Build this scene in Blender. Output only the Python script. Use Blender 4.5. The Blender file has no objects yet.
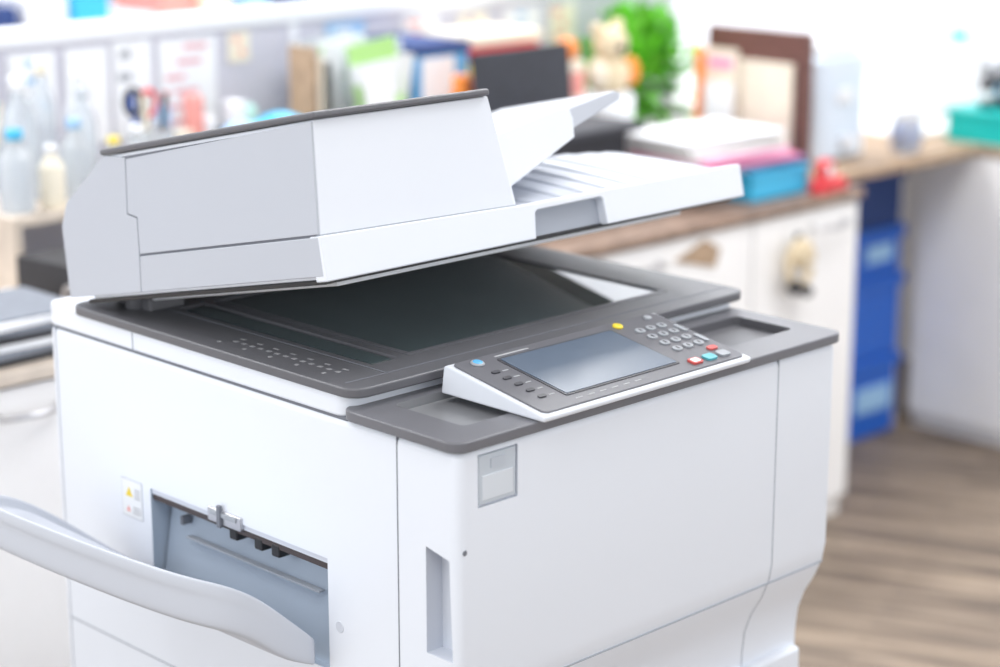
import bpy, bmesh, math, random
from mathutils import Vector, Matrix
random.seed(7)
scene=bpy.context.scene
COL=bpy.context.collection

# ---------------------------------------------------------------- materials
def mat(name,c,rough=.45,metal=0,noise=0,nscale=30,bump=0,trans=0,alpha=1,spec=.5,coat=0,emit=None):
    m=bpy.data.materials.new(name);m.use_nodes=True;nt=m.node_tree;b=nt.nodes['Principled BSDF']
    b.inputs['Base Color'].default_value=(*c,1);b.inputs['Roughness'].default_value=rough
    b.inputs['Metallic'].default_value=metal;b.inputs['Specular IOR Level'].default_value=spec
    b.inputs['Transmission Weight'].default_value=trans;b.inputs['Alpha'].default_value=alpha
    b.inputs['Coat Weight'].default_value=coat
    if noise or bump:
        tc=nt.nodes.new('ShaderNodeTexCoord');n=nt.nodes.new('ShaderNodeTexNoise');n.inputs['Scale'].default_value=nscale;n.inputs['Detail'].default_value=3
        nt.links.new(tc.outputs['Object'],n.inputs['Vector'])
        if noise:
            r=nt.nodes.new('ShaderNodeValToRGB')
            r.color_ramp.elements[0].color=(*[max(0,x*(1-noise)) for x in c],1);r.color_ramp.elements[1].color=(*[min(1,x*(1+noise)) for x in c],1)
            r.color_ramp.elements[0].position=.3;r.color_ramp.elements[1].position=.7
            nt.links.new(n.outputs['Fac'],r.inputs['Fac']);nt.links.new(r.outputs['Color'],b.inputs['Base Color'])
        if bump:
            bp=nt.nodes.new('ShaderNodeBump');bp.inputs['Strength'].default_value=bump;bp.inputs['Distance'].default_value=.001
            nt.links.new(n.outputs['Fac'],bp.inputs['Height']);nt.links.new(bp.outputs['Normal'],b.inputs['Normal'])
    return m
WHITE=mat('printer_white',(.80,.835,.90),.38,bump=.04,nscale=900)
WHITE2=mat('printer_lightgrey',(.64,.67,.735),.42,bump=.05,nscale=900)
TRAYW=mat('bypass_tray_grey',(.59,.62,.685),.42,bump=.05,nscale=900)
SHELL=mat('feeder_white',(.78,.81,.87),.40,bump=.04,nscale=900)
TRAY_SHADE=mat('tray_and_side_shade_grey',(.50,.525,.58),.4)  # tray extension grey; also paints the shaded left side of the feeder
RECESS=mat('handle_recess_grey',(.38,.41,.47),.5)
INNER=mat('inner_bluegrey',(.41,.48,.57),.45)
DGREY=mat('plastic_darkgrey',(.125,.125,.138),.38,bump=.15,nscale=1200)
MGREY=mat('plastic_midgrey',(.155,.155,.172),.35,bump=.1,nscale=1200)
PGREY=mat('panel_grey',(.135,.135,.152),.35)
RECG=mat('recess_grey',(.26,.265,.28),.35)
BLACK=mat('plastic_black',(.015,.015,.017),.4)
BROWNB=mat('slot_dark',(.06,.045,.045),.5)
SEAM=mat('seam_grey',(.18,.19,.22),.7)
SEAML=mat('seam_light',(.38,.41,.46),.7)
GLASS=mat('platen_glass',(.048,.078,.084),.03,spec=.9,coat=.6)
SCREEN=mat('lcd_screen',(.115,.15,.205),.24,noise=.08,nscale=4,spec=.4)
KEYL=mat('key_lightgrey',(.36,.38,.41),.4)
KEYD=mat('key_dark',(.06,.06,.07),.35)
LABEL=mat('label_print',(.46,.47,.49),.5)
ICON=mat('icon_print',(.36,.36,.38),.5)
BLUEB=mat('button_blue',(.12,.45,.8),.25)
YEL=mat('button_yellow',(.85,.65,.03),.3)
RED=mat('red_plastic',(.70,.03,.04),.35)
KRED=mat('key_red',(.60,.09,.08),.35)
GRN=mat('button_teal',(.1,.45,.52),.3)
CLEAR=mat('window_plastic',(.56,.61,.67),.15,coat=.4)
METAL=mat('metal',(.6,.6,.62),.3,metal=1)
CABW=mat('cabinet_white',(.90,.89,.885),.5,noise=.02,nscale=8)
WOOD=mat('counter_wood',(.27,.185,.14),.5,noise=.3,nscale=25)
PALE=mat('riser_pale_wood',(.62,.54,.46),.5,noise=.12,nscale=25)
PART=mat('partition_fabric',(.58,.58,.66),.9,noise=.08,nscale=200)
RAIL=mat('partition_rail',(.82,.84,.88),.5)
WALL=mat('wall_paint',(.88,.90,.94),.8,noise=.02,nscale=3)
CEIL=mat('ceiling_paint',(.88,.88,.88),.9,noise=.02,nscale=3)
PAPER=mat('paper_white',(.84,.86,.89),.8,noise=.03,nscale=20)
PAPERY=mat('paper_cream',(.80,.72,.60),.8,noise=.05,nscale=20)
PINK=mat('paper_pink',(.85,.30,.50),.8)
PURP=mat('paper_purple',(.28,.18,.43),.7)
BROWN=mat('binder_brown',(.14,.06,.05),.5,noise=.15,nscale=40)
TAN=mat('tan_wood',(.40,.28,.185),.6,noise=.2,nscale=30)
BINDB=mat('binder_black',(.03,.03,.035),.6,noise=.2,nscale=80)
FILEG=mat('file_grey',(.20,.22,.26),.6,noise=.1,nscale=60)
CASEG=mat('case_darkgrey',(.035,.038,.05),.6,noise=.2,nscale=80)
BLUE=mat('plastic_blue',(.015,.12,.55),.4)
CYAN=mat('plastic_cyan',(.05,.46,.74),.4)
TEAL=mat('box_teal',(.0,.46,.43),.4)
ORNG=mat('box_orange',(.90,.27,.04),.5)
YELL=mat('box_yellow',(.88,.68,.08),.5)
LEAF=mat('leaf_green',(.13,.50,.025),.5,noise=.45,nscale=25)
LEAFL=mat('leaf_pale',(.42,.72,.24),.5)
BEIGE=mat('plush_beige',(.70,.58,.40),.9,noise=.1,nscale=60,bump=.4)
CLR=mat('clear_plastic',(.84,.89,.94),.15,trans=.6)
NAVY=mat('navy_fabric',(.025,.055,.19),.8)
SKYB=mat('pastel_blue',(.33,.55,.80),.5)
MINT=mat('pastel_mint',(.45,.75,.68),.5)
CREAM=mat('pastel_cream',(.86,.80,.66),.5)
CORAL=mat('pastel_coral',(.82,.33,.29),.5)

# floor planks
FL=bpy.data.materials.new('floor_planks');FL.use_nodes=True;nt=FL.node_tree;b=nt.nodes['Principled BSDF'];b.inputs['Roughness'].default_value=.55
tc=nt.nodes.new('ShaderNodeTexCoord');mp=nt.nodes.new('ShaderNodeMapping');mp.inputs['Rotation'].default_value=(0,0,math.radians(90-22))
br=nt.nodes.new('ShaderNodeTexBrick');br.inputs['Scale'].default_value=1;br.inputs['Brick Width'].default_value=.45;br.inputs['Row Height'].default_value=.045;br.inputs['Mortar Size'].default_value=.0012;br.offset=.37
br.inputs['Color1'].default_value=(.38,.29,.21,1);br.inputs['Color2'].default_value=(.085,.062,.050,1);br.inputs['Mortar'].default_value=(.06,.045,.035,1)
nt.links.new(tc.outputs['Object'],mp.inputs['Vector']);nt.links.new(mp.outputs['Vector'],br.inputs['Vector'])
m2=nt.nodes.new('ShaderNodeMapping');m2.inputs['Scale'].default_value=(2.0,24,1);nt.links.new(mp.outputs['Vector'],m2.inputs['Vector'])
n=nt.nodes.new('ShaderNodeTexNoise');n.inputs['Scale'].default_value=1.3;n.inputs['Detail'].default_value=4;nt.links.new(m2.outputs['Vector'],n.inputs['Vector'])
rp=nt.nodes.new('ShaderNodeValToRGB');rp.color_ramp.elements[0].position=.40;rp.color_ramp.elements[1].position=.62
rp.color_ramp.elements[0].color=(.08,.058,.046,1);rp.color_ramp.elements[1].color=(.46,.36,.27,1)
nt.links.new(n.outputs['Fac'],rp.inputs['Fac'])
mx=nt.nodes.new('ShaderNodeMix');mx.data_type='RGBA';mx.inputs['Factor'].default_value=.5
nt.links.new(br.outputs['Color'],mx.inputs[6]);nt.links.new(rp.outputs['Color'],mx.inputs[7]);nt.links.new(mx.outputs[2],b.inputs['Base Color'])

# ---------------------------------------------------------------- helpers
def empty(name,loc=(0,0,0),rot=(0,0,0),parent=None):
    o=bpy.data.objects.new(name,None);COL.objects.link(o);o.location=loc;o.rotation_euler=rot;o.empty_display_size=.05
    if parent:o.parent=parent
    return o
def mk(name,verts,faces,m,parent=None,bevel=0,seg=3,smooth=True):
    me=bpy.data.meshes.new(name);me.from_pydata([tuple(v) for v in verts],[],faces)
    bm=bmesh.new();bm.from_mesh(me);bmesh.ops.recalc_face_normals(bm,faces=bm.faces);bm.to_mesh(me);bm.free()
    me.materials.append(m);o=bpy.data.objects.new(name,me);COL.objects.link(o)
    if parent:o.parent=parent
    if bevel:
        md=o.modifiers.new('bev','BEVEL');md.width=bevel;md.segments=seg;md.limit_method='ANGLE';md.angle_limit=math.radians(35);md.harden_normals=True
        if smooth:
            for p in me.polygons:p.use_smooth=True
    return o
def box(name,x0,x1,y0,y1,z0,z1,m,parent=None,bevel=0,seg=3):
    v=[(x,y,z) for x in(x0,x1) for y in(y0,y1) for z in(z0,z1)]
    f=[(0,1,3,2),(4,6,7,5),(0,4,5,1),(2,3,7,6),(0,2,6,4),(1,5,7,3)]
    return mk(name,v,f,m,parent,bevel,seg)
def prism(name,pts,axis,a0,a1,m,parent=None,bevel=0,seg=3,fn=None):
    def V(p,a):
        return {'x':(a,p[0],p[1]),'y':(p[0],a,p[1]),'z':(p[0],p[1],a)}[axis]
    v=[V(p,a0) for p in pts]+[V(p,a1) for p in pts]
    if fn:v=[fn(*q) for q in v]
    n=len(pts);f=[tuple(range(n)),tuple(range(2*n-1,n-1,-1))]+[(i,(i+1)%n,n+(i+1)%n,n+i) for i in range(n)]
    return mk(name,v,f,m,parent,bevel,seg)
def rrect(x0,x1,y0,y1,r,n=6):
    P=[]
    for cx,cy,s in((x1-r,y1-r,0),(x0+r,y1-r,90),(x0+r,y0+r,180),(x1-r,y0+r,270)):
        for i in range(n+1):
            t=math.radians(s+90*i/n);P.append((cx+r*math.cos(t),cy+r*math.sin(t)))
    return P
def lathe(name,prof,m,parent=None,loc=(0,0,0),n=24,rot=None,sx=1,sy=1):
    v=[];f=[]
    for r,z in prof:
        for i in range(n):
            t=2*math.pi*i/n;v.append(Vector((r*math.cos(t)*sx,r*math.sin(t)*sy,z)))
    k=len(prof)
    for j in range(k-1):
        for i in range(n):
            f.append((j*n+i,j*n+(i+1)%n,(j+1)*n+(i+1)%n,(j+1)*n+i))
    f.append(tuple(range(n)));f.append(tuple((k-1)*n+i for i in range(n)))
    if rot:v=[rot@q for q in v]
    v=[q+Vector(loc) for q in v]
    o=mk(name,v,f,m,parent)
    md=o.modifiers.new('b','BEVEL');md.width=.0006;md.segments=1;md.limit_method='ANGLE'
    for p in o.data.polygons:p.use_smooth=len(p.vertices)==4
    return o
RX=Matrix.Rotation(math.radians(90),3,'X');RY=Matrix.Rotation(math.radians(90),3,'Y')
def ball(name,c,r,m,parent=None,s=(1,1,1)):
    bm=bmesh.new();bmesh.ops.create_icosphere(bm,subdivisions=3,radius=1)
    for q in bm.verts:q.co=Vector((q.co.x*r*s[0]+c[0],q.co.y*r*s[1]+c[1],q.co.z*r*s[2]+c[2]))
    me=bpy.data.meshes.new(name);bm.to_mesh(me);bm.free();me.materials.append(m)
    for p in me.polygons:p.use_smooth=True
    o=bpy.data.objects.new(name,me);COL.objects.link(o);o.parent=parent;return o
def cut(o,cutters):
    for c in cutters:
        md=o.modifiers.new('bool','BOOLEAN');md.operation='DIFFERENCE';md.solver='EXACT';md.object=c;md.material_mode='TRANSFER'
    bpy.context.view_layer.update()
    dg=bpy.context.evaluated_depsgraph_get()
    me=bpy.data.meshes.new_from_object(o.evaluated_get(dg))
    o.modifiers.clear();o.data=me
    for c in cutters:bpy.data.objects.remove(c)
def tube(name,pts,r,m,parent=None):
    cu=bpy.data.curves.new(name,'CURVE');cu.dimensions='3D';cu.bevel_depth=r;cu.bevel_resolution=3
    sp=cu.splines.new('POLY');sp.points.add(len(pts)-1)
    for i,p in enumerate(pts):sp.points[i].co=(*p,1)
    cu.materials.append(m);o=bpy.data.objects.new(name,cu);COL.objects.link(o);o.parent=parent;return o

# ---------------------------------------------------------------- room
box('floor',-3.5,3.5,-4,4.6,-.1,0,FL)
box('wall_back',-3.5,3.5,4.5,4.6,0,2.8,WALL)
box('wall_right',3.42,3.5,-4,4.5,0,2.8,WALL)
box('ceiling',-3.5,3.5,-4,4.6,2.8,2.9,CEIL)
box('baseboard_right',3.40,3.42,-4,4.5,0,.08,RAIL)
box('baseboard_back',-3.5,3.4,4.48,4.5,0,.08,RAIL)

# ---------------------------------------------------------------- photocopier
PR=empty('photocopier')
prof=[(0,.889),(0,.640),(.004,.618),(.014,.594),(.028,.570),(.037,.545),(.040,.515),(.040,.09),(.72,.09),(.72,.889)]
body=prism('body',prof,'x',0,.612,WHITE,PR,bevel=.011,seg=4)
def cb(*a,m=WHITE):return box('c',*a,m)
pocket=prism('c',[(.046,.668),(.046,.782),(.012,.775),(.008,.668)],'x',-.02,.022,WHITE2,None)
cut(body,[cb(-.02,.13,.2,.52,.60,.727,m=INNER),pocket,cb(.028,.083,-.02,.004,.826,.881,m=WHITE2)])
box('door_window',.030,.081,.0008,.006,.828,.879,CLEAR,PR,.001)
box('door_window_lower',.034,.077,-.0002,.002,.832,.858,mat('win2',(.68,.72,.77),.2),PR,.001)
box('door_window_icon',.046,.066,-.0002,.002,.864,.874,mat('win3',(.50,.54,.60),.4),PR)
box('seam_side_front',-.0004,.002,.0868,.0882,.09,.889,SEAM,PR)
box('seam_side_back',-.0004,.002,.7045,.706,.09,.889,SEAML,PR)
box('seam_side_mid',-.0004,.002,.198,.1990,.09,.60,SEAML,PR)
box('seam_side_lower',-.0004,.002,.09,.706,.512,.514,SEAML,PR)
P=[(0,.888),(0,.640),(.004,.618),(.014,.594),(.028,.570),(.037,.545),(.040,.515),(.040,.30)]
prism('seam_door',[(y-.0005,z) for y,z in P]+[(y+.003,z) for y,z in P[::-1]],'x',.5005,.5018,SEAML,PR)
box('seam_door_bottom',.012,.604,.0030,.008,.6155,.617,SEAML,PR)
lathe('side_screw_cover',[(0.0065,0),(.0065,.001),(.0055,.0014)],WHITE2,PR,(-.0006,.182,.655),rot=RY)
lathe('door_button',[(.003,0),(.003,.001)],SEAM,PR,(.010,.0005,.784),rot=RX)
box('warning_label_border',-.0004,.001,.537,.578,.681,.728,SEAML,PR)
box('warning_label',-.0006,.001,.5378,.5772,.6818,.7272,PAPER,PR)
prism('warning_symbol',[(.556,.707),(.570,.707),(.563,.719)],'x',-.001,0,YEL,PR)
prism('warning_symbol_2',[(.561,.688),(.569,.688),(.565,.695)],'x',-.001,0,CORAL,PR)
for i in range(4):box('warning_text_%d'%i,-.001,0,.541,.552,.706+.0035*i,.7075+.0035*i,LABEL,PR)
for i in range(3):box('warning_text_b%d'%i,-.001,0,.541,.556,.687+.0035*i,.6885+.0035*i,LABEL,PR)
# opening interior (bypass unit)
box('opening_top_bar',.003,.016,.2,.52,.713,.7205,BROWNB,PR)
box('opening_inner_edge',.002,.03,.2,.52,.7205,.727,WHITE2,PR)
prism('opening_plate',[(.010,.60),(.030,.714),(.036,.714),(.02,.60)],'y',.203,.517,INNER,PR)
box('opening_plate_fold',.012,.02,.23,.47,.676,.678,SEAML,PR)
for i,y in enumerate((.285,.315,.360)):
    box('opening_clip_%d'%i,.002,.02,y,y+.014,.703,.717,BLACK,PR,.002)
box('opening_slider',.012,.024,.475,.480,.69,.700,SEAM,PR)
box('latch',-.004,.004,.345,.405,.719,.735,METAL,PR,.0015)
box('latch_plate',-.0055,-.003,.352,.398,.728,.7335,KEYL,PR,.0005)
box('latch_tab',-.0075,-.003,.378,.384,.716,.742,SEAM,PR,.001)
# bypass tray
def tray():
    P=[(0.0,.197),(-.03,.199),(-.06,.202),(-.09,.209),(-.118,.222),(-.138,.245),(-.152,.280),(-.163,.325),(-.172,.38),(-.180,.45),(-.186,.53),(-.186,.61),(-.17,.625),(-.12,.625),(-.06,.60),(0,.56)]
    def top(x):
        a=-x;return .622+.95*a-.66*max(0,a-.10)
    v=[];f=[];n=len(P)
    cx,cy=-.03,.40
    def ring(s,dz):
        return [((x if x>-.001 else x*s),cy+(y-cy)*(1-(1-s)*.6),top(x if x>-.001 else x*s)+dz) for x,y in P]
    rs=[ring(.86,-.014),ring(.91,-.012),ring(.935,-.001),ring(.985,.001),ring(.996,.000),ring(1.0,-.003)]
    for d in (.010,.014,.048):
        rs.append([(x*(1.0 if d<.012 else .985),y,top(x)-.004-d*(.4+.6*min(1,(-x)/.06))) for x,y in P])
    rs.append([(x*.95,cy+(y-cy)*.97,top(x)-.014-.040*min(1,(-x)/.06)) for x,y in P])
    for r in rs:v+=r
    for j in range(len(rs)-1):
        for i in range(n-1):
            f.append((j*n+i,j*n+i+1,(j+1)*n+i+1,(j+1)*n+i))
        f.append((j*n+n-1,j*n,(j+1)*n,(j+1)*n+n-1))
    c=len(v);v.append((-.07,.39,top(-.07)-.014))
    for i in range(n):f.append((i,(i+1)%n,c))
    c2=len(v);v.append((-.07,.39,top(-.07)-.055));b0=(len(rs)-1)*n
    for i in range(n):f.append((b0+i,b0+(i+1)%n,c2))
    o=mk('bypass_tray',v,f,TRAYW,PR)
    for p in o.data.polygons:p.use_smooth=True
    md=o.modifiers.new('s','SUBSURF');md.levels=2;md.render_levels=2
    return o
tray()
for i,(z0,z1) in enumerate(((.30,.50),(.10,.29))):
    box('paper_drawer_%d'%i,.01,.602,.028,.05,z0,z1,WHITE,PR,.006)
    box('drawer_handle_%d'%i,.2,.41,.024,.032,z1-.045,z1-.02,SEAM,PR,.004)
for i,(x,y) in enumerate(((.06,.1),(.55,.1),(.06,.66),(.55,.66))):
    lathe('caster_%d'%i,[(.034,-.014),(.036,-.01),(.036,.01),(.034,.014)],BLACK,PR,(x,y,.036),rot=RX)
    box('caster_fork_%d'%i,x-.02,x+.02,y-.02,y+.02,.055,.092,SEAM,PR,.003)
# scanner cap
prism('scanner_cap',rrect(-.001,.626,.163,.724,.02),'z',.8885,.916,WHITE,PR,bevel=.003)
box('cap_seam',-.0016,.0,.54,.5415,.889,.915,SEAML,PR)
box('cap_shadow_gap',.002,.622,.166,.72,.885,.889,SEAM,PR)
frame=prism('platen_frame',rrect(-.004,.629,.148,.668,.022),'z',.911,.922,DGREY,PR,bevel=.0025)
cut(frame,[box('c',.128,.553,.212,.56,.9185,.95,MGREY),box('c',.076,.116,.212,.56,.9185,.95,MGREY)])
box('platen_glass',.140,.545,.224,.55,.915,.9205,GLASS,PR,.0005)
box('platen_ruler_front',.130,.551,.2135,.222,.917,.9222,PGREY,PR,.0005)
box('platen_ruler_left',.130,.138,.2225,.555,.917,.9222,PGREY,PR,.0005)
box('scan_strip_glass',.082,.111,.218,.55,.915,.9205,GLASS,PR,.0005)
box('frame_step_line',.010,.62,.176,.1775,.9215,.9224,SEAM,PR)
box('frame_side_line',.066,.0675,.176,.60,.9215,.9224,SEAM,PR)
for i in range(13):
    y=.212+i*.0145
    box('frame_icon_%d'%i,.030,.0345,y,y+.006,.9215,.9223,ICON,PR)
    if i%2==0: box('frame_icon_b%d'%i,.042,.045,y,y+.008,.9215,.9223,ICON,PR)
for i in range(5):
    lathe('frame_dot_%d'%i,[(.0028,0),(.0028,.0005)],ICON,PR,(.019,.222+.045*i,.9218))
for i,(x,y) in enumerate(((.05,.60),(.58,.60))):
    lathe('hinge_post_%d'%i,[(.016,0),(.016,.02),(.013,.03)],DGREY,PR,(x,y,.915))
# front shelf
shelf=prism('front_shelf',rrect(-.006,.618,-.006,.170,.018),'z',.8885,.900,MGREY,PR,bevel=.002)
cut(shelf,[prism('c',rrect(.042,.15,.035,.140,.008),'z',.891,.95,RECG),prism('c',rrect(.468,.585,.045,.130,.008),'z',.890,.95,DGREY)])
# control panel
CPa=math.atan2(.0255,.146)
CP=empty('control_panel',(.105,-.016,.9065),(CPa,0,0),PR)
prism('panel_housing',[(-.015,.9003),(-.0165,.9062),(-.014,.9072),(.126,.9318),(.132,.930),(.136,.9003)],'x',.105,.431,SHELL,PR,bevel=.0025)
prism('panel_face',rrect(.005,.3205,.005,.143,.007),'z',.0,.0022,PGREY,CP,bevel=.0005)
prism('panel_screen_bezel',rrect(.056,.234,.0245,.129,.003),'z',.001,.0030,KEYD,CP)
prism('panel_screen',rrect(.059,.231,.0275,.126,.002),'z',.001,.0036,SCREEN,CP)
lathe('home_button',[(.0078,0),(.0078,.0018),(.006,.0026)],KEYL,CP,(.030,.130,.002))
lathe('home_button_cap',[(.0058,0),(.0058,.0022),(.004,.003)],BLUEB,CP,(.030,.130,.0025))
for i in range(5):
    prism('function_key_%d'%i,rrect(.026,.037,.033+i*.017,.0385+i*.017,.0025),'z',.002,.0036,KEYD,CP)
    box('function_label_%d'%i,.041,.049,.0345+i*.017,.0362+i*.017,.002,.0025,LABEL,CP)
for i in range(6):
    box('panel_text_%d'%i,.06+i*.018,.070+i*.018,.0145,.0158,.002,.0025,LABEL,CP)
box('panel_text_brand',.060,.11,.134,.1363,.002,.0025,LABEL,CP)
lathe('sleep_button',[(.0062,0),(.0062,.002),(.005,.003)],YEL,CP,(.248,.131,.002))
lathe('counter_button',[(.005,0),(.005,.002),(.004,.003)],KEYL,CP,(.300,.133,.002))
for r in range(4):
    for c in range(3):
        prism('keypad_%d_%d'%(r,c),rrect(.2555+c*.0180,.2680+c*.0180,.0485+r*.0185,.0592+r*.0185,.005),'z',.002,.0042,KEYL,CP,bevel=.0006)
        box('keypad_digit_%d_%d'%(r,c),.2605+c*.0180,.2630+c*.0180,.0512+r*.0185,.0565+r*.0185,.0042,.0045,KEYD,CP)
prism('keypad_side_a',rrect(.3095,.3155,.052,.073,.0028),'z',.002,.004,KEYL,CP)
prism('keypad_side_b',rrect(.3095,.3155,.084,.103,.0028),'z',.002,.004,KEYL,CP)
prism('stop_key',rrect(.244,.260,.013,.0255,.003),'z',.002,.0045,KRED,CP)
prism('stop_key_face',rrect(.2465,.2575,.0150,.0235,.002),'z',.0045,.005,PAPER,CP)
prism('start_key',rrect(.268,.284,.013,.0255,.003),'z',.002,.0045,GRN,CP)
prism('start_key_b',rrect(.291,.306,.013,.0255,.003),'z',.002,.0045,KEYL,CP)
prism('clear_key',rrect(.293,.307,.032,.0405,.003),'z',.002,.0042,KRED,CP)

# ---- document feeder (opened lid); local y runs to the back, local z is normal to the lid
phi=math.radians(12.4)
AD=empty('document_feeder',(0,.198,1.032),(-phi,0,0),PR)
def taper(x,y,z):
    if x>.1: return (.283-.030*max(0,z-.03)/.13,y,z)
    return (x+.005*max(0,z-.04)/.12,y,z)
hp=[(-.002,.0),(.480,.0),(.474,.085),(.458,.110),(.366,.158),(-.015,.158),(-.003,.04)]
prism('feeder_housing',hp,'x',.003,.28,SHELL,AD,bevel=.002,fn=taper)
prism('feeder_side_gap',[(.002,.003),(.477,.003),(.471,.084),(.456,.107),(.364,.154),(-.010,.154),(.002,.04)],'x',.0018,.01,SEAM,AD,fn=taper)
prism('feeder_side_cover',[(-.0145,.1560),(.3235,.1505),(.334,.090),(.3155,.084),(.3205,.0428),(-.003,.0428)],'x',.0,.0032,TRAY_SHADE,AD,bevel=.0008,fn=taper)  # side shading put into the cover colour, darker than the front shell
prism('feeder_side_lower',[(-.002,.0),(.3295,.0),(.3205,.0402),(-.003,.0402)],'x',-.0003,.0035,TRAY_SHADE,AD,bevel=.0008)
prism('feeder_rear_cover',[(.3312,.0),(.481,.0),(.476,.085),(.459,.112),(.366,.159),(.325,.1520),(.3358,.0885),(.3173,.0825),(.3225,.0395)],'x',.0,.0035,TRAY_SHADE,AD,bevel=.0008,fn=taper)
box('feeder_top_cover',.003,.251,-.022,.372,.1585,.1660,DGREY,AD,.003)
prism('feeder_lip',[(.0,-.006),(.303,-.006),(.307,.023),(.311,.0255),(.414,.0265),(.418,.024),(.420,-.006),(.669,-.006),(.669,.034),(.284,.034),(.280,.0345),(.0,.0412)],'y',-.0065,.012,SHELL,AD,bevel=.0018)
prism('feeder_front_seam',[(.002,.0405),(.280,.034),(.280,.0358),(.002,.0425)],'y',-.0048,.002,SEAML,AD)
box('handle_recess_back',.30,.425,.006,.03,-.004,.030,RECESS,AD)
box('feeder_base',.006,.667,.0105,.44,-.004,.022,SHELL,AD,.002)
prism('feeder_right_rim',[(0,.0),(.34,.0),(.34,.030),(0,.0335)],'x',.655,.6685,SHELL,AD,.002)
v=[];f=[];NX=120;NV=14
for i in range(NX+1):
    x=.27+(.656-.27)*i/NX
    for j in range(NV+1):
        t=j/NV;vv=.012+.334*t
        w=.026+.050*min(1,t/.55)**.9*(min(1,(x-.27)/.12)) + (.0024 if (i%12) in(0,1,2,3) and i>8 and t<.95 else 0)-.014*max(0,(x-.56)/.1)*t
        v.append((x,vv,w))
for i in range(NX):
    for j in range(NV):
        a=i*(NV+1)+j;f.append((a,a+1,a+NV+2,a+NV+1))
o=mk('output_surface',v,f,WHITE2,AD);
md=o.modifiers.new('so','SOLIDIFY');md.thickness=.003;md.offset=-1
prism('input_tray',[(.245,.048),(.245,.106),(.265,.108),(.418,.136),(.428,.132),(.432,.120),(.430,.098),(.300,.048)],'y',.035,.30,SHELL,AD,bevel=.002)
prism('input_tray_extension',[(.40,.104),(.40,.124),(.535,.146),(.545,.143),(.543,.134),(.44,.104)],'y',.06,.26,TRAY_SHADE,AD,bevel=.002)
prism('paper_guide',[(.258,.10),(.258,.139),(.305,.139),(.345,.125),(.345,.112)],'y',.12,.128,DGREY,AD,.001)
prism('paper_guide_back',[(.258,.10),(.258,.139),(.305,.139),(.345,.125),(.345,.112)],'y',.24,.248,DGREY,AD,.001)
box('feeder_underplate',.005,.655,.004,.45,-.009,-.004,BLACK,AD,.001)
box('platen_pad',.05,.60,.04,.40,-.016,-.009,PAPER,AD,.002)
for i,x in enumerate((.045,.545)):
    box('hinge_%d'%i,x,x+.05,.385,.455,-.030,.0,DGREY,AD,.004)

# ---------------------------------------------------------------- background: cabinets
def cabinet(name,x0,x1,y0,y1,h,doors,topm=WOOD):
    E=empty(name)
    box('carcass',x0,x1,y0+.02,y1,.0,h-.02,CABW,E,.002)
    box('countertop',x0,x1+.005,y0-.010,y1,h-.02,h,topm,E,.003)
    n=len(doors)-1
    for i in range(n):
        a,b_=doors[i],doors[i+1]
        box('door_%d'%i,a+.003,b_-.003,y0,y0+.02,.05,h-.026,CABW,E,.002)
        hx=(b_-.11) if i%2==0 else (a+.10)
        tube('handle_%d'%i,[(hx-.055,y0-.001,h-.06),(hx-.05,y0-.022,h-.062),(hx,y0-.028,h-.064),(hx+.05,y0-.022,h-.062),(hx+.055,y0-.001,h-.06)],.005,METAL,E)
    return E
cabinet('storage_cabinet',.875,2.19,1.10,1.72,.72,[.875,1.40,1.84,2.19])
cabinet('filing_cabinet',-.90,.865,1.10,1.72,.72,[-.35,.30,.865],PALE)
T=empty('hanging_trinket',(1.955,1.07,.60))
bm_pts=[(.04*math.cos(t*.5),0,.045*math.sin(t*.5)) for t in range(13)]
tube('loop',bm_pts,.008,BEIGE,T);ball('charm',(-.02,-.005,-.045),.017,BINDB,T);ball('charm_2',(.02,-.005,-.06),.013,BINDB,T);ball('knot',(0,-.004,.02),.028,BEIGE,T,(1,.6,1.2));box('strap',-.004,.004,.0,.012,.03,.062,BINDB,T)
prism('craft_paper_note',[(1.60,.655),(1.72,.625),(1.735,.66),(1.69,.685)],'y',1.096,1.0995,TAN)

A=empty('aisle_cupboard')
box('carcass',2.85,3.395,.1,1.385,0,.700,CABW,A,.002)
box('countertop',2.825,3.395,.09,1.40,.700,.72,TAN,A,.002)
for i in range(2):box('door_%d'%i,2.83,2.85,.10+.645*i,.74+.645*i,.04,.695,CABW,A,.002)
for i in range(2):tube('handle_%d'%i,[(2.829,.60+.21*i,.55),(2.805,.60+.21*i,.54),(2.805,.60+.21*i,.44),(2.829,.60+.21*i,.43)],.005,METAL,A)
D=empty('writing_desk')
box('desktop',2.21,2.82,1.22,1.95,.698,.72,TAN,D,.003)
box('leg_panel_right',2.79,2.815,1.70,1.93,0,.698,NAVY,D)
box('modesty_panel',2.21,2.79,1.90,1.93,0,.698,NAVY,D)
box('leg_panel_left',2.21,2.225,1.50,1.90,0,.698,CABW,D)
S=empty('storage_crate_stack',(2.635,1.53,0))
for i,(w,h0,h1,m) in enumerate(((.15,0,.20,BLUE),(.15,.20,.40,BLUE),(.145,.40,.52,BLUE),(.14,.52,.66,NAVY))):
    box('crate_%d'%i,-w,w,-.14,.14,h0,h1-.02,m,S,.01);box('crate_rim_%d'%i,-w-.008,w+.008,-.148,.148,h1-.03,h1,m,S,.006)
box('crate_label',-.02,.12,-.145,-.139,.07,.13,SKYB,S);box('crate_label_2',.0,.10,-.145,-.139,.44,.48,SKYB,S)
Pn=empty('cubicle_partition')
box('fabric',-1.2,2.32,1.755,1.80,0,1.085,PART,Pn,.002)
box('top_rail',-1.2,2.33,1.745,1.81,1.085,1.115,RAIL,Pn,.004)
box('end_post',2.32,2.35,1.745,1.81,0,1.115,RAIL,Pn,.004)
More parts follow.
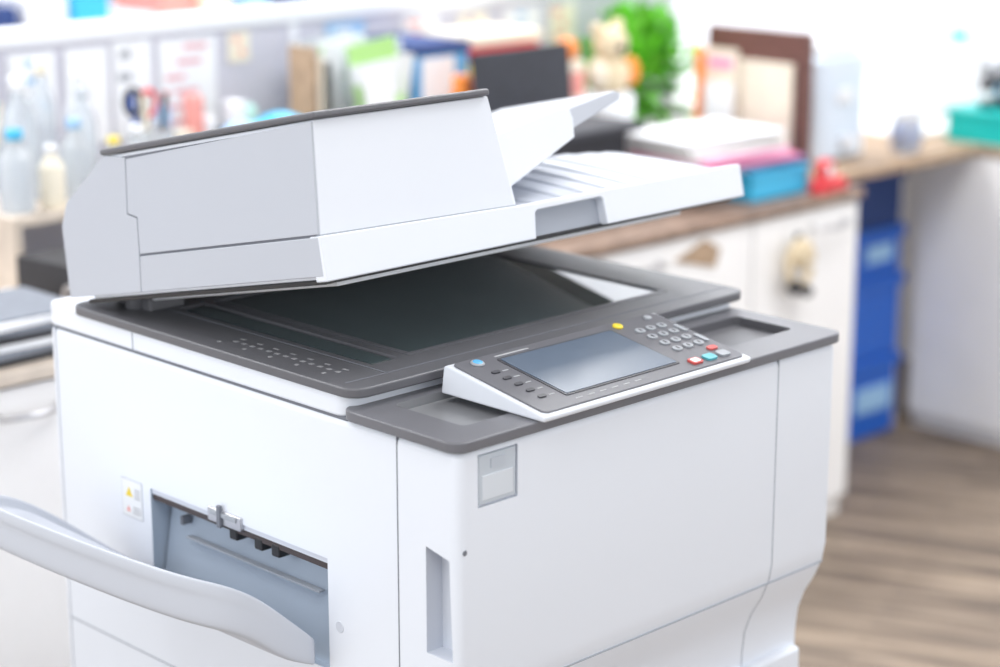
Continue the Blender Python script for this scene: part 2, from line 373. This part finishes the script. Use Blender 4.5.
for i in range(4):box('vertical_joint_%d'%i,-.35+.78*i,-.33+.78*i,1.752,1.757,0,1.085,RAIL,Pn)
cabinet('credenza',-1.2,3.3,2.9,3.4,.9,[-1.2,-.4,.4,1.2,2.0,2.6,3.3],PALE)
BR=empty('box_row',(0,3.1,.9));
for i in range(24):
    x=.1+.13*i;h=random.uniform(.06,.20)
    box('carton_%d'%i,x,x+random.uniform(.08,.125),-.1,.12,0,h,random.choice([PAPER,PAPER,SKYB,PURP,NAVY,CYAN,PAPERY,CREAM,CORAL]),BR,.004)

# ---- clutter on the row
def bottle(E,name,x,y,r,h,m,cap=None):
    lathe(name,[(r*.9,0),(r,.006),(r,h*.68),(r*.45,h*.84),(r*.42,h*.93)],m,E,(x,y,0))
    lathe(name+'_cap',[(r*.5,0),(r*.5,h*.12)],cap or PAPER,E,(x,y,h*.9))
R_=empty('desktop_riser')
box('top',.38,1.10,1.42,1.73,.846,.862,PALE,R_,.002);box('side_l',.38,.395,1.42,1.70,.72,.846,PALE,R_);box('side_r',1.085,1.10,1.42,1.70,.72,.846,PALE,R_)
BT=empty('bottle_set',(.60,1.5,.862))
for i,(x,y,r,h,m) in enumerate(((-.12,.05,.028,.20,CLR),(-.05,.0,.024,.13,CLR),(.02,.08,.024,.17,CLR),(.06,-.02,.022,.11,CLR),(-.18,-.03,.028,.13,CLR),(-.02,.14,.022,.21,CLR),(-.12,-.04,.020,.10,CREAM),(.0,-.04,.02,.10,CLR),(.045,.13,.022,.19,PAPER),(-.17,.10,.024,.17,CLR))):
    bottle(BT,'bottle_%d'%i,x,y,r,h,m,[PAPER,SKYB,CLR,PAPER,CYAN,CREAM,PAPER,YELL,PAPER,SKYB][i])
BW=empty('brush_pot',(.485,1.665,.862))
lathe('pot',[(.028,0),(.033,.08),(.030,.08),(.026,.01)],CLR,BW)
for i,m in enumerate((SKYB,BINDB,TAN,CREAM)):
    t=i*1.6+.4;tube('brush_%d'%i,[(.010*math.cos(t),.010*math.sin(t),.012),(.03*math.cos(t),.03*math.sin(t),.15)],.004,m,BW)
CUP=empty('pen_cup',(.745,1.56,.862))
lathe('cup',[(.034,0),(.04,.09),(.037,.09),(.032,.01)],CLR,CUP)
for i,m in enumerate((RED,BINDB,BLUE,CREAM,BLACK)):
    t=i*1.25;tube('pen_%d'%i,[(.012*math.cos(t),.012*math.sin(t),.012),(.034*math.cos(t),.034*math.sin(t),.15)],.005,m,CUP)
tube('scissors_handle',[(-.01+.016*math.cos(t*.63),-.01,.135+.022*math.sin(t*.63)) for t in range(11)],.005,RED,CUP)
tube('scissors_handle_b',[(-.042+.016*math.cos(t*.63),-.01,.140+.022*math.sin(t*.63)) for t in range(11)],.005,BINDB,CUP)
box('scissors_blade',-.028,-.020,-.012,-.008,.02,.12,METAL,CUP)
PB=empty('plastic_pouch',(.98,1.50,.862));ball('pouch',(0,0,.05),.05,CYAN,PB,(1.3,1.0,1));ball('pouch_2',(.07,-.01,.04),.04,CLR,PB,(1.1,1,1));ball('pouch_3',(-.07,.02,.045),.045,SKYB,PB,(1.0,1,1))
SM=empty('stationery_items',(0,1.665,.862))
x=.80
for i,(wd,h,m) in enumerate(((.03,.07,PAPER),(.025,.11,SKYB),(.035,.06,CREAM),(.02,.12,CORAL),(.03,.08,PAPER),(.03,.05,BINDB),(.025,.10,PAPER),(.03,.09,MINT))):
    if i%3==1: lathe('pot_%d'%i,[(wd*.45,0),(wd*.5,h*.9),(wd*.3,h)],m,SM,(x+wd/2,0,0))
    else: box('pack_%d'%i,x,x+wd,-.02,.02,0,h,m,SM,.003)
    x+=wd+.004
def pinned(name,x0,x1,z0,z1,m,art):
    E=empty(name,(x0,1.7525,z0))
    box('sheet',0,x1-x0,-.002,0,0,z1-z0,m,E)
    for i in range(art[1]):
        a=random.uniform(.01,(x1-x0)*.5);zz=(z1-z0)*(i+.6)/(art[1]+.4)
        box('print_%d'%i,a,a+(x1-x0)*random.uniform(.25,.45),-.0026,-.0021,zz,zz+(z1-z0)*.35/art[1],art[0],E)
CALR=mat('calred',(.72,.38,.42),.7)
pinned('pinned_notice',.70,.79,.90,1.075,PAPER,(RAIL,5));pinned('pinned_notice.001',.80,.885,.90,1.08,PAPER,(KEYL,4))
pinned('pinned_calendar',.90,1.03,.90,1.075,PAPER,(CALR,6))
pinned('pinned_photo',1.30,1.40,1.00,1.075,SKYB,(PAPER,2));pinned('pinned_card',1.06,1.11,1.02,1.075,CREAM,(CORAL,2));pinned('pinned_photo.001',1.93,2.01,.98,1.07,CREAM,(CORAL,3))
pinned('pinned_notice.002',.585,.68,.94,1.075,PAPER,(SKYB,4));pinned('pinned_notice.003',1.50,1.60,.97,1.075,PAPER,(CORAL,4));pinned('pinned_notice.004',1.66,1.74,.99,1.07,CREAM,(PURP,3));pinned('pinned_notice.005',1.79,1.90,.96,1.07,PAPER,(SKYB,4))
FO=empty('folder_row',(1.105,1.56,.72))
for i,(m,h) in enumerate(((TAN,.34),(PAPERY,.32),(BINDB,.31))):
    box('folder_%d'%i,i*.016+.002,i*.016+.014,.0,.07,0,h,m,FO,.002)
PT=empty('paper_organizer',(1.245,1.585,.72))
box('tray_base',-.05,.06,-.10,.12,0,.17,NAVY,PT,.006)
for i in range(16):
    o=box('leaning_sheet_%d'%i,-.05,.05,-.001,.001,0,random.uniform(.12,.18),[PAPER,LEAFL,PAPER,CLR][i%4],PT)
    o.location=(random.uniform(-.008,.015),-.08+i*.010,.17);o.rotation_euler=(random.uniform(-.15,.15),random.uniform(-.22,.25),random.uniform(-.3,.2))
CB=empty('carton_box',(1.415,1.62,.72));box('box',-.07,.07,-.08,.12,0,.315,mat('carton_blue',(.12,.38,.70),.5),CB,.003);box('front_label',-.055,.03,-.083,-.08,.20,.30,PAPER,CB);box('side_label',-.072,-.07,-.06,.10,.19,.30,PAPER,CB);box('lid',-.073,.073,-.083,.123,.305,.325,NAVY,CB,.003)
BK=empty('book_stack',(1.63,1.64,.72))
hs=(.15,.06,.03,.035,.03,.025)
for i,(m,h) in enumerate(zip((PAPER,ORNG,PURP,YELL,RED,CREAM),hs)):
    z=sum(hs[:i]);box('book_%d'%i,-.12+.01*(i%3),.085+.008*(i%2),-.07,.09,z,z+h-.002,m,BK,.003)
TI=empty('tin_group',(1.43,1.475,.72))
for i,(x,h,r,m) in enumerate(((-.025,.27,.022,ORNG),(.022,.29,.02,CORAL),(.062,.28,.018,YELL),(.098,.30,.017,PAPER))):
    lathe('tin_%d'%i,[(r,0),(r,h*.85),(r*.8,h*.9),(r*.8,h)],m,TI,(x,0,0));lathe('tin_band_%d'%i,[(r*1.01,0),(r*1.01,h*.15)],PAPER,TI,(x,0,h*.6))
LP=empty('laptop',(1.53,1.30,.72),(0,0,.05))
box('stand',-.13,.13,-.03,.12,0,.16,CASEG,LP,.004);box('base',-.15,.15,-.06,.135,.16,.178,CASEG,LP,.004)
o=box('lid',-.135,.145,-.005,.005,0,.145,CASEG,LP,.004);o.location=(0,.125,.172);o.rotation_euler=(-.10,0,0)
PL=empty('plush_toy',(1.815,1.47,.72))
lathe('seat_box',[(.05,0),(.055,.19),(.05,.20)],PAPER,PL)
ball('torso',(0,0,.235),.045,BEIGE,PL);ball('head',(-.005,-.01,.30),.037,BEIGE,PL);ball('ear_l',(-.035,0,.33),.014,BEIGE,PL);ball('ear_r',(.025,0,.335),.014,BEIGE,PL);ball('nose',(-.012,-.045,.295),.009,BINDB,PL);ball('arm_l',(-.04,-.01,.24),.02,PAPERY,PL,(1,1,1.5));ball('arm_r',(.045,-.02,.24),.02,ORNG,PL,(1,1,1.5))
BC=empty('ornament_box',(1.725,1.50,.72));box('box',-.028,.022,-.03,.03,0,.27,CREAM,BC,.003);ball('ornament',(-.003,0,.292),.024,ORNG,BC);box('tag',-.02,.015,-.033,-.03,.2,.25,CORAL,BC)
# plant
PP=empty('potted_plant',(2.045,1.625,.72))
lathe('pot',[(.055,0),(.075,.10),(.08,.11),(.07,.11),(.068,.095)],PAPER,PP)
v=[];f=[]
for k in range(620):
    th_=random.uniform(0,2*math.pi);el=random.uniform(-.55,1.45);rr=random.uniform(.05,.165)
    c=Vector((rr*math.cos(th_)*math.cos(el)*1.05+.02,rr*math.sin(th_)*math.cos(el)*.50,.165+rr*1.05*math.sin(el)))
    d=Vector((math.cos(th_)*math.cos(el),math.sin(th_)*math.cos(el)*.4,math.sin(el)+random.uniform(-.5,.3))).normalized()
    s=d.cross(Vector((random.uniform(-.3,.3),random.uniform(-.3,.3),1))).normalized();L=random.uniform(.03,.048);W=L*.38;nn=d.cross(s)
    b0=len(v)
    v+=[c,c+d*L*.35+s*W,c+d*L*.35-s*W,c+d*L*.75+s*W*.7-nn*.004,c+d*L*.75-s*W*.7-nn*.004,c+d*L-nn*.008]
    f+=[(b0,b0+1,b0+2),(b0+1,b0+3,b0+4,b0+2),(b0+3,b0+5,b0+4)]
v=[Vector((q[0],min(q[1],.112),q[2])) for q in v]
o=mk('foliage',v,f,LEAF,PP)
for i in range(7):
    t=i*.9;tube('stem_%d'%i,[(0,0,.09),(.03*math.cos(t),.03*math.sin(t),.16),(.07*math.cos(t),.05*math.sin(t),.24)],.003,LEAF,PP)
BS=empty('plastic_basket',(1.98,1.225,.72));box('tub',-.09,.09,-.08,.08,0,.055,CYAN,BS,.006);box('rim',-.095,.095,-.085,.085,.05,.06,CYAN,BS,.003)
PS=empty('paper_pile',(1.89,1.265,.782))
for i,m in enumerate((PAPER,PURP,PINK,PAPER,PINK,PAPER,PAPERY,PAPER,PAPER,PAPER)):
    o=box('sheet_stack_%d'%i,-.14,.14,-.10,.10,0,.007,m,PS);o.location=(random.uniform(-.015,.015)-.008*i+.04,random.uniform(-.015,.015),.0075*i);o.rotation_euler=(0,0,random.uniform(-.15,.15))
BF=empty('document_case',(2.128,1.20,.72));box('back_board',.0,.022,0,.27,0,.315,BROWN,BF,.003);box('side_board',-.012,.0,.0,.012,0,.27,BROWN,BF,.002)
box('papers_inside',-.012,-.002,.03,.26,.004,.25,PAPERY,BF,.001)
LF_=empty('leaflet_holder',(2.095,1.385,.72));box('base_box',-.012,.016,-.02,.08,0,.10,TAN,LF_,.002);box('frame_post',-.012,.004,.066,.08,.10,.27,ORNG,LF_);box('leaflet_back',.005,.012,-.02,.07,.10,.27,PAPERY,LF_);box('leaflet_front',-.010,-.004,-.02,.055,.10,.20,PAPER,LF_);box('leaflet_heading',.002,.005,-.01,.055,.23,.25,PINK,LF_)
TD=empty('tape_dispenser',(2.11,1.122,.72),(0,0,.12))
prism('base',[(-.055,0),(.055,0),(.055,.02),(.03,.03),(.0,.018),(-.03,.035),(-.05,.025)],'y',-.016,.016,RED,TD,bevel=.004)
lathe('tape_roll',[(.024,-.01),(.024,.01)],RED,TD,(-.015,0,.046),rot=RX);lathe('roll_core',[(.012,-.013),(.012,.013)],PAPER,TD,(-.015,0,.046),rot=RX)
WC=empty('water_container',(2.44,1.42,.72))
prism('tank',rrect(-.09,.09,-.09,.09,.025),'z',0,.235,mat('tank_blue_white',(.68,.77,.88),.3),WC,bevel=.012)
prism('tank_lid',rrect(-.075,.075,-.08,.08,.02),'z',.235,.262,PAPER,WC,bevel=.006)
box('spout',-.015,.015,-.115,-.09,.03,.055,PAPER,WC,.004);box('tank_handle',-.03,.03,-.096,-.09,.13,.16,PAPER,WC,.003)
JR=empty('glass_jar',(2.62,1.285,.72));lathe('jar',[(.025,0),(.036,.02),(.04,.05),(.03,.085),(.022,.09)],CLR,JR);lathe('jar_lid',[(.025,0),(.025,.018)],PAPER,JR,(0,0,.088));ball('jar_content',(0,0,.04),.028,BLUE,JR)
TB=empty('storage_box',(2.95,1.18,.72));box('tub',-.105,.105,-.15,.145,0,.066,TEAL,TB,.004);box('lid',-.11,.11,-.155,.15,.062,.078,TEAL,TB,.004)
FG=empty('bottle_group',(2.90,1.225,.798))
for i,(x,y,h) in enumerate(((0,.03,.10),(.02,-.02,.13),(0,-.07,.11),(.05,.02,.12))):
    lathe('bottle_%d'%i,[(.018,0),(.020,.01),(.020,h*.6),(.009,h*.75),(.009,h*.9)],BINDB,FG,(x,y,0));lathe('bottle_cap_%d'%i,[(.012,0),(.012,h*.14)],[BINDB,PAPER,RED,PAPER][i],FG,(x,y,h*.88));lathe('bottle_label_%d'%i,[(.0208,0),(.0208,h*.22)],[PAPER,KEYL,PAPER,CYAN][i],FG,(x,y,h*.2))
for i,(y,z,w,h,m) in enumerate(((1.95,.86,.16,.14,PAPER),(1.68,.90,.10,.10,CYAN),(1.45,.92,.14,.12,PAPER),(2.3,.80,.2,.16,PAPER))):
    E=empty('wall_notice' if i==0 else 'wall_notice.%03d'%i,(3.418,y,z))
    box('sheet',-.003,0,-w/2,w/2,-h/2,h/2,RAIL,E);box('print',-.005,-.003,-w*.35,w*.2,-h*.2,h*.1,m if m!=PAPER else SEAML,E)
DK=empty('side_desk');box('desktop',2.83,3.395,1.42,2.6,.698,.72,CABW,DK,.003);box('leg_panel',2.84,2.86,2.5,2.58,0,.698,CABW,DK);box('back_panel',3.37,3.395,1.43,2.58,0,.698,CABW,DK);box('leg_panel_front',2.84,2.86,1.44,1.5,0,.698,CABW,DK)
SB=empty('archive_box',(3.2,1.75,.72));box('box',-.15,.15,-.2,.3,0,.14,PAPER,SB,.004);box('lid',-.155,.155,-.205,.305,.13,.15,RAIL,SB,.004)
LB=empty('lever_arch_binder',(.47,1.29,.72),(0,0,.1))
box('cover_bottom',-.10,.14,-.14,.10,0,.004,BINDB,LB,.001);box('cover_top',-.10,.14,-.14,.10,.090,.094,BINDB,LB,.001);box('spine',-.104,-.10,-.14,.10,0,.094,BINDB,LB,.001);box('papers',-.09,.13,-.135,.095,.006,.066,PAPER,LB)
lathe('finger_ring',[(.017,0),(.017,.003),(.010,.003),(.010,0)],METAL,LB,(-.1075,-.03,.050),rot=RY)
DS=empty('document_stack',(.225,1.205,.72))
for i in range(6):
    o=box('file_%d'%i,-.10,.09,-.085,.10,0,.010,[BINDB,FILEG,PAPER,BINDB,FILEG,PAPER][i],DS,.001);o.location=(0,0,.0105*i);o.rotation_euler=(0,0,random.uniform(-.15,.15))
o=box('open_folder',-.09,.09,-.08,.09,.063,.066,FILEG,DS);

# ---------------------------------------------------------------- lights
w=bpy.data.worlds.new('World');scene.world=w;w.use_nodes=True
bg=w.node_tree.nodes['Background'];bg.inputs['Color'].default_value=(.91,.95,1,1);bg.inputs['Strength'].default_value=.97
def area(name,loc,rot,sx,sy,e,c=(1,1,1)):
    l=bpy.data.lights.new(name,'AREA');l.shape='RECTANGLE';l.size=sx;l.size_y=sy;l.energy=e;l.color=c
    o=bpy.data.objects.new(name,l);COL.objects.link(o);o.location=loc;o.rotation_euler=rot;return o
for i,(x,y,e) in enumerate(((-1.2,-.8,22),(1.7,.0,42),(-.3,2.3,60),(2.3,2.3,60))):
    area('ceiling_light_%d'%i,(x,y,2.77),(0,0,0),1.4,1.0,e,(.97,.985,1))
d=Vector((.3,.2,.8))-Vector((1.2,-3.6,1.9))
area('front_key_light',(1.2,-3.6,1.9),d.to_track_quat('-Z','Y').to_euler(),2.6,1.8,30,(.97,.985,1))  # added unseen lamp that brightens the copier's front
d=Vector((.6,.8,.8))-Vector((-3.3,1.0,1.7))
area('left_fill_light',(-3.3,1.0,1.7),d.to_track_quat('-Z','Y').to_euler(),2.4,1.6,38,(.96,.98,1))  # added unseen fill from the left for the copier's side faces

# ---------------------------------------------------------------- camera
th=math.atan(533/2050);a=math.radians(45.5)
c=bpy.data.cameras.new('camera');co=bpy.data.objects.new('camera',c);COL.objects.link(co);scene.camera=co
co.location=(-1.2937,-1.3758,1.5);co.rotation_euler=(math.pi/2-th,0,a-math.pi/2)
c.sensor_width=36;c.lens=2050*36/1000
c.dof.use_dof=True;c.dof.focus_distance=2.15;c.dof.aperture_fstop=2.3
scene.view_settings.view_transform='Standard'
scene.view_settings.exposure=.08
